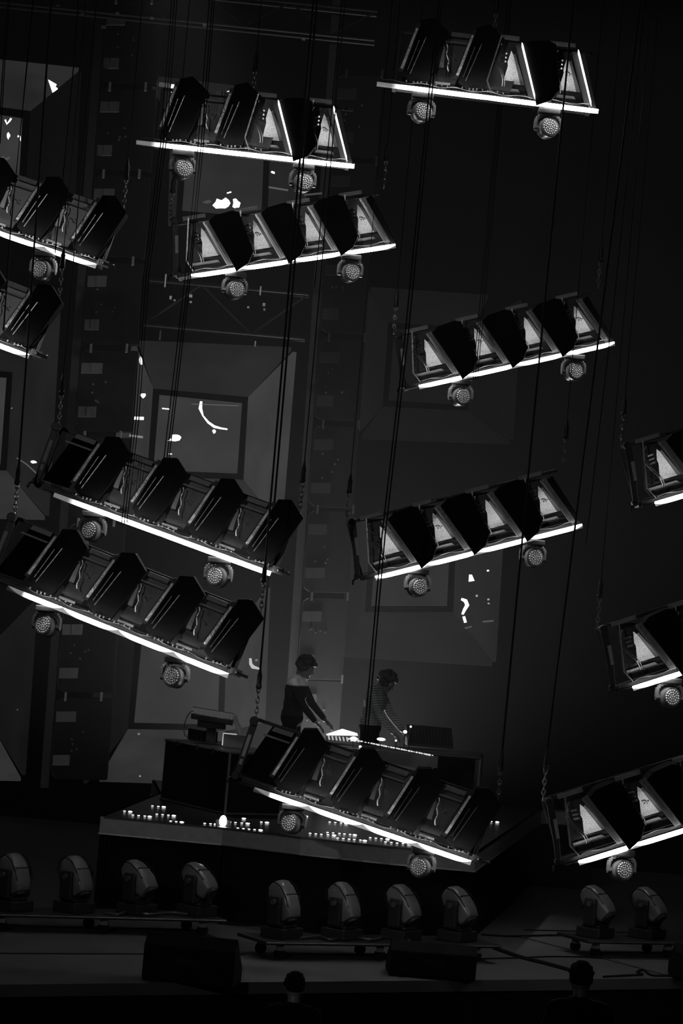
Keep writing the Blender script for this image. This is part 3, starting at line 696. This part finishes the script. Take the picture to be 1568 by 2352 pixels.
    m = MB(); m.path([((10 + i*13)*K, .0 + .012*math.sin(i*1.9), (14 + 2.5*math.sin(i*1.1))*K) for i in range(38)], .005); D['loom'] = m.mesh('cable_loom', mat('rubber_cable', .05, .35))
    m = MB(); m.prism(S([(-52, 14), (-40, 14), (-38, 60), (-38, 140), (-54, 140), (-54, 60)]), -.03, .02); m.cyl((-.19, -.06, .06), (-.19, .06, .06), .035); m.cyl((-.19, -.06, .565), (-.19, .06, .565), .04)
    m.path([(-.19, 0, .05), (-.235, -.01, .03), (-.245, -.01, -.02)], .012); m.box((-.19, .14, .57), (.03, .3, .03)); m.box((-.19, .14, .05), (.03, .3, .03)); D['bracket'] = m.mesh('end_bracket', M_DARK)
    m = MB(); m.prism(S([(-46, 14), (-34, 14), (-24, 60), (-12, 140), (-28, 140), (-38, 60)]), -.03, .02); m.cyl((-.165, -.06, .06), (-.165, .06, .06), .03); m.cyl((-.085, -.06, .565), (-.085, .06, .565), .035)
    m.path([(-.165, 0, .05), (-.21, -.01, .03), (-.22, -.01, -.01)], .012); m.box((-.10, .14, .57), (.03, .3, .03)); m.box((-.15, .14, .05), (.03, .3, .03)); D['bracketB'] = m.mesh('end_bracket', M_DARK)
    m = MB(); m.prism(S([(-30, 62), (-23, 62), (-17, 104), (-25, 104)]), -.04, -.032); D['labelB'] = m.mesh('label_strip', mat('bracket_label', .28, .6))
    m = MB(); m.box((-46*K, -.034, 85*K), (.03, .008, .20)); m.box((-46*K, -.034, 48*K), (.026, .008, .05)); D['label'] = m.mesh('label_strip', mat('bracket_label', .28, .6))
    m = MB(); m.box((2.05, .0, .05), (.10, .05, .06)); m.cyl((2.05, -.04, .05), (2.16, -.04, .05), .013); m.ball((2.06, -.045, .055), .016); m.box((2.03, .16, .3), (.03, .03, .5)); D['clamp'] = m.mesh('end_clamp', M_GREY)
    return D
PM = pod_meshes()

# wash light: base, yoke, head with a face of beads
def wash_meshes():
    D = {}
    m = MB(); m.box((0, 0, -.035), (.20, .16, .05)); m.box((0, 0, -.005), (.08, .05, .03)); D['base'] = m.mesh('base', M_DARK)
    m = MB(); pts = [(-.115, 0, -.19)] + [(-.115*math.cos(a), 0, -.13 + .07*math.sin(a)) for a in [i*math.pi/10 for i in range(11)]] + [(.115, 0, -.19)]
    rings = []
    for x, y, z in pts: rings.append((x, y, z))
    for a, b in zip(rings, rings[1:]):
        m.box(((a[0]+b[0])/2, 0, (a[2]+b[2])/2), (max(abs(a[0]-b[0]), .018) + .008, .05, max(abs(a[2]-b[2]), .014) + .008))
    m.cyl((-.125, 0, -.19), (-.09, 0, -.19), .028); m.cyl((.09, 0, -.19), (.125, 0, -.19), .028); D['yoke'] = m.mesh('yoke', M_SHELL)
    m = MB(); R = []
    for y, r_ in ((-.055, .082), (-.05, .09), (-.02, .093), (.03, .085), (.06, .065), (.075, .03)):
        R.append([Vector((r_*math.cos(2*math.pi*k/28), y, r_*math.sin(2*math.pi*k/28))) for k in range(28)])
    m.loft(R)
    for y in (.0, .02, .04): m.cyl((0, y, 0), (0, y+.006, 0), .092, n=28)
    D['head'] = m.mesh('head', M_SHELL)
    m = MB(); m.cyl((0, -.056, 0), (0, -.050, 0), .078, n=28); D['face'] = m.mesh('face_plate', mat('lens_plate', .12, .35))
    m = MB()
    for rr, n in ((0, 1), (.021, 6), (.041, 12), (.062, 18)):
        for k in range(n):
            a = 2*math.pi*k/n + rr*9; m.ball((rr*math.cos(a), -.057, rr*math.sin(a)), .0095, (1, .7, 1), 8, 6)
    D['lens'] = m.mesh('lens_cluster', M_LENS, True)
    return D
WM = wash_meshes()
def wash(parent_mat, dx, label, yaw, pitch, roll):
    p = parent_mat @ Vector((dx*K, .06, -.006))
    t = thing('wash_light', label, 'stage light', loc=p, group='round wash lights hanging under the pods')
    t.rotation_euler = (0, roll, 0)
    obj('base', WM['base'], t, bevel=.008); y = obj('yoke', WM['yoke'], t, rot=(0, 0, yaw*.5), bevel=.004)
    h = obj('head', WM['head'], t, (0, 0, -.185), (pitch, 0, yaw)); smooth_angle(h, 35)
    obj('face_plate', WM['face'], h); obj('lens_cluster', WM['lens'], h)
    return t

def chain_mesh():
    m = MB()
    for i in range(6):
        z = i*.045; ring = []
        for k in range(12):
            a = 2*math.pi*k/12; u, v = .014*math.cos(a), .030*math.sin(a)
            ring.append((u, 0, z + v) if i % 2 else (0, u, z + v))
        m.path(ring, .006, 6, True)
    return m.mesh('chain', M_STEEL)
def hook_mesh():
    m = MB(); m.cyl((0, 0, .26), (0, 0, .36), .022, n=10); m.ball((0, 0, .255), .028); m.cyl((0, 0, .355), (0, 0, .42), .02, .008, 10)
    return m.mesh('hook_block', M_DARK)
CHM, HKM = chain_mesh(), hook_mesh()
def hoist(p, label, toppx=None, r=.007, Y=None):
    t = thing('hoist_line', label, 'cable', loc=p, group='hoist lines holding the pods')
    obj('chain', CHM, t); obj('hook_block', HKM, t)
    top = at(toppx, -60, p.y) if toppx is not None else Vector((p.x, p.y, 15.2))
    m = MB(); m.cyl((0, 0, .40), top - p, r, n=8); obj('wire', m.mesh('wire', M_CABLE), t)

def pod(p0, p1, Y, phrase, kinds, hl=None, hr=None, washes=(91, 383), wyaw=-.5, tube=None, rr=.0035):
    # p0,p1 pixels of the tube ends, Y its distance; kinds: list of (type, strip foot position in drawing units)
    A, B = at(*p0, Y), at(*p1, Y); ux = (B - A).normalized(); L = (B - A).length/2.0
    uy = Vector((0, 1, 0)); uz = ux.cross(uy).normalized(); uy = uz.cross(ux).normalized()
    s = L
    M = Matrix(((ux.x*s, uy.x*s, uz.x*s, A.x), (ux.y*s, uy.y*s, uz.y*s, A.y), (ux.z*s, uy.z*s, uz.z*s, A.z), (0, 0, 0, 1)))
    t = thing('lighting_pod', phrase[0], 'stage light', group='hanging pods with white tubes'); t.matrix_world = M
    kind = 'T' if any(k == 'T' for k, x in kinds) else kinds[0][0]
    obj('frame', PM['frame' + kind], t, bevel=.004); obj('tube_light', PM['tube' + (tube or kind)], t); obj('cable_loom', PM['loom'], t)
    if kind != 'T': q = 'B' if kind == 'B' else ''; b = obj('end_bracket', PM['bracket' + q], t, bevel=.005); obj('label_strip', PM['label' + q], b)
    if kind == 'A': obj('end_clamp', PM['clamp'], t)
    for i, (k, x) in enumerate(kinds):
        lx = (x*K, 0, 0)
        if k == 'A':
            h = obj('panel_housing', PM['slabA'], t, lx, bevel=.006)
            for n_, g in (('edge_strip', 'stripA'), ('edge_window', 'foilA'), ('edge_rod', 'rodA')): obj(n_, PM[g], h)
            last = (i == len(kinds)-1)
            obj('fixings', PM['fixA'], t, lx)['kind'] = 'stuff'
            if not last:
                bk = obj('inner_panel', PM['backA'], t, lx)
                if kinds[i+1][0] == 'A':
                    for n_, g in (('top_bar', 'capA'), ('hanging_cable', 'cableA'), ('ballast', 'boxA'), ('bolts', 'boltA'), ('gusset', 'gussetA')): obj(n_, PM[g], bk)
            if i == 0 and kind != 'T':
                bk = obj('inner_panel', PM['backD'], t, (lx[0] - 133*K, 0, 0)); obj('top_bar', PM['capA'], bk)
        else:
            lastB = (i == len(kinds)-1)
            h = obj('panel_housing', PM['slabN' if lastB else 'slabB'], t, lx, bevel=.006)
            obj('edge_strip', PM['stripT' if k == 'T' else 'stripB'], h)
            if k != 'T': obj('edge_rod', PM['rodB'], h)
            if k == 'T': obj('led_strip', PM['ledT'], h)
            bk = obj('inner_panel', PM['backB'], t, lx)
            for n_, g in (('reflector_plate', 'plateB'), ('reflector_wing', 'wingB'), ('cross_bar', 'barB'), ('side_stile', 'stileB'), ('connector', 'stubB'), ('loose_cable', 'cableB'), ('top_bar', 'capB')): obj(n_, PM[g], bk)
            if i % 2: obj('bolts', PM['boltB'], bk)
    for w, side in zip(washes, ('left', 'right')):
        if w is None: continue
        wash(M, w, 'round wash light under the %s half of %s' % (side, phrase[1]), wyaw, -.12, 0)
    if kind == 'T': hoist(M @ Vector((250*K, .2, 143*K)), 'thin steel hoist line rising from the middle of ' + phrase[1], None, rr)
    for key, x, side in ((hl, -30 if kind == 'B' else -47, 'left'), (hr, 495 if kind == 'B' else 513, 'right')):
        if key is False: continue
        p = M @ Vector((x*K, .05, 153*K))
        if not (-40 < (p.x/p.y*F + W/2) < 1620): continue
        hoist(p, 'thin black hoist line holding the %s end of %s' % (side, phrase[1]), key, rr)
    return M
kA = [('A', 25), ('A', 158), ('A', 291), ('A', 424)]
kB = [('B', 91), ('B', 219), ('B', 347), ('B', 475)]
kT = [('A', 46), ('A', 172), ('T', 342), ('T', 469)]
def ext(q, ang, L):      # far end of a tube that leaves the frame
    a = math.radians(ang); return (q[0] + L*math.cos(a), q[1] + L*math.sin(a))
pod((865, 195), (1372, 258), 27.0, ('level hanging pod with four panels, highest at the top right', 'the highest pod'), kT, hl=False, hr=False, washes=(105, 392), wyaw=.35)
pod((314, 329), (813, 384), 27.6, ('level hanging pod with four panels at upper left of centre', 'the level pod left of centre'), kT, hl=False, hr=False, washes=(108, 385), wyaw=.35)
pod((440, 636), (908, 566), 29.2, ('hanging pod rising to the right just below the upper level pod', 'the upper rising pod'), kB, hl=None, hr=None, washes=(108, 392), wyaw=.45)
pod((962, 890), (1410, 790), 30.1, ('hanging pod rising to the right at middle right, dim and far', 'the middle right pod'), kB, washes=(110, 400), wyaw=.45)
pod((862, 1328), (1336, 1208), 28.3, ('hanging pod rising to the right above the right player', 'the pod above the right player'), kB, washes=(105, 385), wyaw=.45)
pod(ext((221, 613), 198.8, 507), (221, 613), 27.2, ('hanging pod sloping down right, cut off by the left edge near the top', 'the upper left edge pod'), kA, washes=(None, 376))
pod(ext((67, 820), 200.5, 520), (67, 820), 26.5, ('end of a hanging pod at left edge, second from top there', 'the second left edge pod'), kA, washes=(None, None))
pod((125, 1137), (621, 1318), 26.2, ('hanging pod sloping down right in front of the middle screen', 'the upper sloping pod'), kA, rr=.005, tube='T')
pod((18, 1350), (524, 1552), 25.5, ('hanging pod sloping down right over the black cube table', 'the middle sloping pod'), kA, hl=122, hr=725, rr=.009)
pod((583, 1812), (1080, 1981), 26.4, ('lowest hanging pod sloping down right in front of the riser', 'the lowest sloping pod'), kA, hl=733, hr=1322, washes=(92, 392), rr=.009)
pod((1503, 1158), ext((1503, 1158), -16.5, 520), 27.0, ('end of a hanging pod at right edge, highest of three there', 'the highest right edge pod'), kB, washes=(None, None), hr=False)
pod((1452, 1581), ext((1452, 1581), -17.5, 530), 26.4, ('end of a hanging pod at right edge, middle of three there', 'the middle right edge pod'), kB, washes=(88, None), wyaw=.45, hr=False)
pod((1328, 1981), ext((1328, 1981), -17.2, 540), 25.7, ('hanging pod at right edge above the floor lights, lowest of three', 'the lowest right edge pod'), kB, hl=1478, hr=False, washes=(100, None), wyaw=.45, rr=.009)

# loose bundles of power cables hanging between the pods
def bundle(pts, Y, offs, r, label):
    for k, dx in enumerate(offs):
        m = MB(); P = [at(x + dx, y, Y) for x, y in pts]; b0 = P[-1]
        m.path([p - b0 for p in P], r, 6)
        o = obj('power_cable', m.mesh('power_cable', M_CABLE), None, b0)
        w = {1: ('',), 2: ('left', 'right'), 3: ('left', 'middle', 'right')}[len(offs)][k]
        tag(o, (w + ' ' + label[0]).strip(), 'cable', label[1])
bundle([(405, -60), (375, 330), (335, 640), (313, 960), (285, 1202)], 26.0, (-6, 0, 6), .0055, ('cable of three thin black ones hanging side by side left of centre', 'three cables left of centre'))
bundle([(490, -60), (460, 330), (432, 620), (380, 1064)], 26.9, (-5, 2, 7), .005, ('cable of three thin black ones by the upper rising pod', 'three cables by the upper rising pod'))
bundle([(1018, -60), (988, 210), (932, 780), (880, 1230), (838, 1705)], 26.6, (-3, 4), .007, ('cable of two black ones hanging in the middle down to the desk', 'two cables over the desk'))
bundle([(790, -60), (758, 290), (722, 660)], 26.7, (0,), .005, ('single thin cable beside the level pod left of centre', 'cable beside the level pod'))
bundle([(1175, -60), (1103, 738), (1091, 872)], 29.6, (-5, 0, 5), .004, ('cable of three thin ones ending in front of the middle right pod', 'three short cables on the middle right pod'))
bundle([(82, -60), (62, 148), (24, 530), (8, 760)], 25.8, (0,), .007, ('black cable at left edge, left of the long hoist line', 'cable by the left edge'))
bundle([(185, -60), (168, 162), (138, 477), (126, 582)], 25.9, (0,), .006, ('thin black cable falling onto the upper left edge pod', 'cable onto the upper left pod'))
bundle([(24, -60), (8, 130), (-4, 330)], 25.6, (0, 4), .005, ('cable of two thin ones in the top left corner', 'two cables in the top left corner'))
bundle([(1487, -60), (1410, 690), (1345, 1250)], 27.5, (0,), .005, ('faint thin cable at right of the middle right pod', 'faint cable on the right'))

# ------------------------------------------------------------------ floor moving heads on dollies
def head_meshes():
    D = {}
    m = MB(); m.box((0, 0, .055), (.34, .30, .11)); m.box((0, 0, .125), (.22, .22, .03)); D['base'] = m.mesh('base', M_DARK)
    m = MB()
    for s in (-1, 1):
        m.prism([(s*.13, .14), (s*.175, .14), (s*.18, .38), (s*.165, .43), (s*.14, .43), (s*.135, .38)], -.075, .075)
    m.prism([(-.17, .13), (.17, .13), (.17, .17), (-.17, .17)], -.07, .07); D['yoke'] = m.mesh('yoke', M_DARK)
    m = MB(); R = []
    prof = [(-.20, .070, .070), (-.19, .095, .09), (-.10, .118, .115), (.02, .122, .125), (.12, .112, .115), (.19, .09, .088), (.215, .06, .05), (.22, .03, .02)]
    for z, a, b_ in prof:
        ring = []
        for k in range(28):
            th = 2*math.pi*k/28; c, s = math.cos(th), math.sin(th); e = .5
            ring.append(Vector((a*abs(c)**e*(1 if c > 0 else -1), b_*abs(s)**e*(1 if s > 0 else -1), z)))
        R.append(ring)
    m.loft(R); D['head'] = m.mesh('head', mat('floor_light_shell', .14, .28, bump=.12, bscale=25))
    m = MB(); m.cyl((0, 0, -.225), (0, 0, -.19), .072, n=24); D['lens'] = m.mesh('lens', M_DARK)
    m = MB()
    for s in (-1, 1):
        m.path([(s*.128, .0 + .118*t_, z) for t_, z in ((-.9, -.1), (-1, 0), (-.85, .13), (-.4, .2), (.4, .2), (.85, .13), (1, 0), (.9, -.1))], .006)
    m.box((0, -.122, .03), (.2, .012, .008)); m.box((0, .122, .03), (.2, .012, .008)); D['seam'] = m.mesh('shell_seam', M_CABLE)
    m = MB(); m.cyl((-.205, 0, .37), (-.13, 0, .37), .028); m.cyl((.13, 0, .37), (.205, 0, .37), .028); D['knob'] = m.mesh('tilt_hub', M_GREY)
    return D
HM = head_meshes()
def moving_head(p, pan, tilt_, label, group):
    t = thing('moving_head_light', label, 'stage light', loc=p, rot=(0, 0, pan), group=group)
    t.scale = (.88,)*3
    obj('base', HM['base'], t, bevel=.012); y = obj('yoke', HM['yoke'], t, bevel=.012); obj('tilt_hub', HM['knob'], y)
    h = obj('head', HM['head'], t, (0, 0, .37), (tilt_, 0, 0)); smooth_angle(h, 50)
    obj('lens', HM['lens'], h); obj('shell_seam', HM['seam'], h)
def dolly(a, b_, label, zt=.17, dpt=.55):
    A, B = atz(*a, zt), atz(*b_, zt); base = Vector(((A.x+B.x)/2, (A.y+B.y)/2, 0)); u = (B - A).normalized(); v = Vector((-u.y, u.x, 0))
    t = thing('dolly', label, 'dolly', loc=base, group='wheeled dollies under the floor lights')
    m = MB(); m.solid([A - base, B - base, B + v*dpt - base, A + v*dpt - base], (0, 0, -.03)); obj('board', m.mesh('board', M_DARK), t, bevel=.004)
    m = MB(); m.cyl(A - base - Vector((0, .01, .012)), B - base - Vector((0, .01, .012)), .008); obj('front_edge', m.mesh('front_edge', M_GREY), t)
    L = (B - A).length
    for f in (.08, .5, .92):
        for g in (.1, .45):
            c = A + u*L*f + v*g - base; c.z = 0
            m = MB(); m.cyl(c + v*(-.02) + Vector((0, 0, .05)), c + v*.02 + Vector((0, 0, .05)), .05, n=16); w = obj('caster', m.mesh('caster', M_CABLE), t)
            m = MB(); m.box(c + Vector((0, 0, .11)), (.07, .07, .06)); obj('caster_fork', m.mesh('caster_fork', M_GREY), w)
    return A, B, u, v
A, B, u, v = dolly((612, 2163), (1150, 2171), 'long black dolly carrying four floor lights at centre')
for x, nm, ti in ((677, 'leftmost', .50), (812, 'second from left', .58), (950, 'third from left', .72), (1082, 'rightmost', .80)):
    f_ = (x - 612)/(1150 - 612); p = A.lerp(B, f_) + v*.27
    moving_head(p, .95, -ti, 'dark moving head light, %s of four on the centre dolly' % nm, 'floor lights on the centre dolly')
A, B, u, v = dolly((-30, 2098), (520, 2112), 'unlit black dolly carrying four floor lights at lower left')
for x, nm, ti in ((50, 'leftmost', .45), (190, 'second from left', .55), (335, 'third from left', .9), (478, 'rightmost', .95)):
    f_ = (x + 30)/550; p = A.lerp(B, f_) + v*.27
    moving_head(p, .95, -ti, 'barely lit moving head light, %s of four on the left dolly' % nm, 'floor lights on the left dolly')
A, B, u, v = dolly((1350, 2160), (1740, 2168), 'black dolly carrying floor lights at lower right edge')
for x, nm, ti in ((1400, 'left of the two visible', .85), (1518, 'right of the two visible', .85)):
    f_ = (x - 1350)/390; p = A.lerp(B, f_) + v*.27
    moving_head(p, .95, -ti, 'pale lit moving head light, %s on the right dolly' % nm, 'floor lights on the right dolly')

# cables lying on the dollies and the floor
def floor_cable(pts, r, label, z=.012, mt=M_CABLE):
    P = [atz(x, y, z) for x, y in pts]; b0 = P[0]
    # smooth the run
    Q = []
    for i in range(len(P)-1):
        a = P[max(i-1, 0)]; b = P[i]; c = P[i+1]; d_ = P[min(i+2, len(P)-1)]
        for k in range(6):
            t_ = k/6; Q.append(.5*((2*b) + (c - a)*t_ + (2*a - 5*b + 4*c - d_)*t_*t_ + (-a + 3*b - 3*c + d_)*t_**3))
    Q.append(P[-1]); m = MB(); m.path([q - b0 for q in Q], r, 6)
    tag(obj('floor_cable', m.mesh('floor_cable', mt), None, b0), label, 'cable')
floor_cable([(1135, 2178), (1200, 2200), (1260, 2215), (1320, 2232)], .022, 'thick black cable running from centre dolly to the pit')
floor_cable([(1105, 2146), (1180, 2150), (1290, 2148), (1340, 2158), (1360, 2150)], .010, 'thin cable between the centre and right dollies')
floor_cable([(1105, 2202), (1180, 2200), (1280, 2197), (1400, 2200)], .008, 'thin cable crossing the floor in front of centre dolly')
floor_cable([(500, 2120), (560, 2124), (600, 2126), (640, 2130)], .010, 'thin cable between the left and centre dollies')
floor_cable([(1385, 2243), (1440, 2240), (1475, 2238), (1462, 2232), (1478, 2228), (1500, 2240), (1560, 2240)], .010, 'looped cable at the stage edge, lower right')
floor_cable([(690, 2154), (730, 2150), (760, 2158), (800, 2150), (850, 2158), (900, 2150), (940, 2160)], .014, 'tangle of cable lying on the centre dolly', z=.19, mt=mat('sheen_cable', .06, .25))
floor_cable([(240, 2096), (270, 2100), (300, 2093), (340, 2100), (390, 2096), (430, 2100)], .014, 'tangle of cable lying on the left dolly', z=.19, mt=mat('sheen_cable', .06, .25))

# ------------------------------------------------------------------ stage monitors at the front edge
def wedge(px, py, wd, label, yaw=0.0, hgt=.36):
    p = atz(px, py, 0); t = thing('stage_monitor', label, 'speaker', loc=p, rot=(0, 0, yaw), group='wedge monitors along the stage edge')
    m = MB(); R = []
    vs = [(-wd/2, 0), (wd/2, 0)]
    prof = [(0, .03), (.0, hgt*.75), (.12, hgt), (.50, .12), (.50, 0), (.03, 0)]
    m.faces_from([(-wd/2, y, z) for y, z in prof] + [(wd/2, y, z) for y, z in prof],
        [list(range(6)), list(range(11, 5, -1))] + [[i, i+6, (i+1) % 6+6, (i+1) % 6] for i in range(6)])
    obj('cabinet', m.mesh('cabinet', M_BLACK), t, bevel=.012)
    sl = math.atan2(hgt - .12, .38)
    m = MB(); m.box((0, .32, hgt*.66), (wd*.86, .40, .012), Matrix.Rotation(-sl, 3, 'X')); obj('grille', m.mesh('grille', M_BLACK), t)
    m = MB(); m.box((0, -.004, hgt*.45), (.2, .012, .06)); obj('handle', m.mesh('handle', M_CABLE), t)
wedge(428, 2262, .76, 'black wedge monitor at stage edge below the left floor lights', -.12, .40)
wedge(992, 2250, .76, 'black wedge monitor at stage edge below the centre dolly', .05, .31)
wedge(1640, 2258, .76, 'black wedge monitor at stage edge cut by the right border', 0, .33)
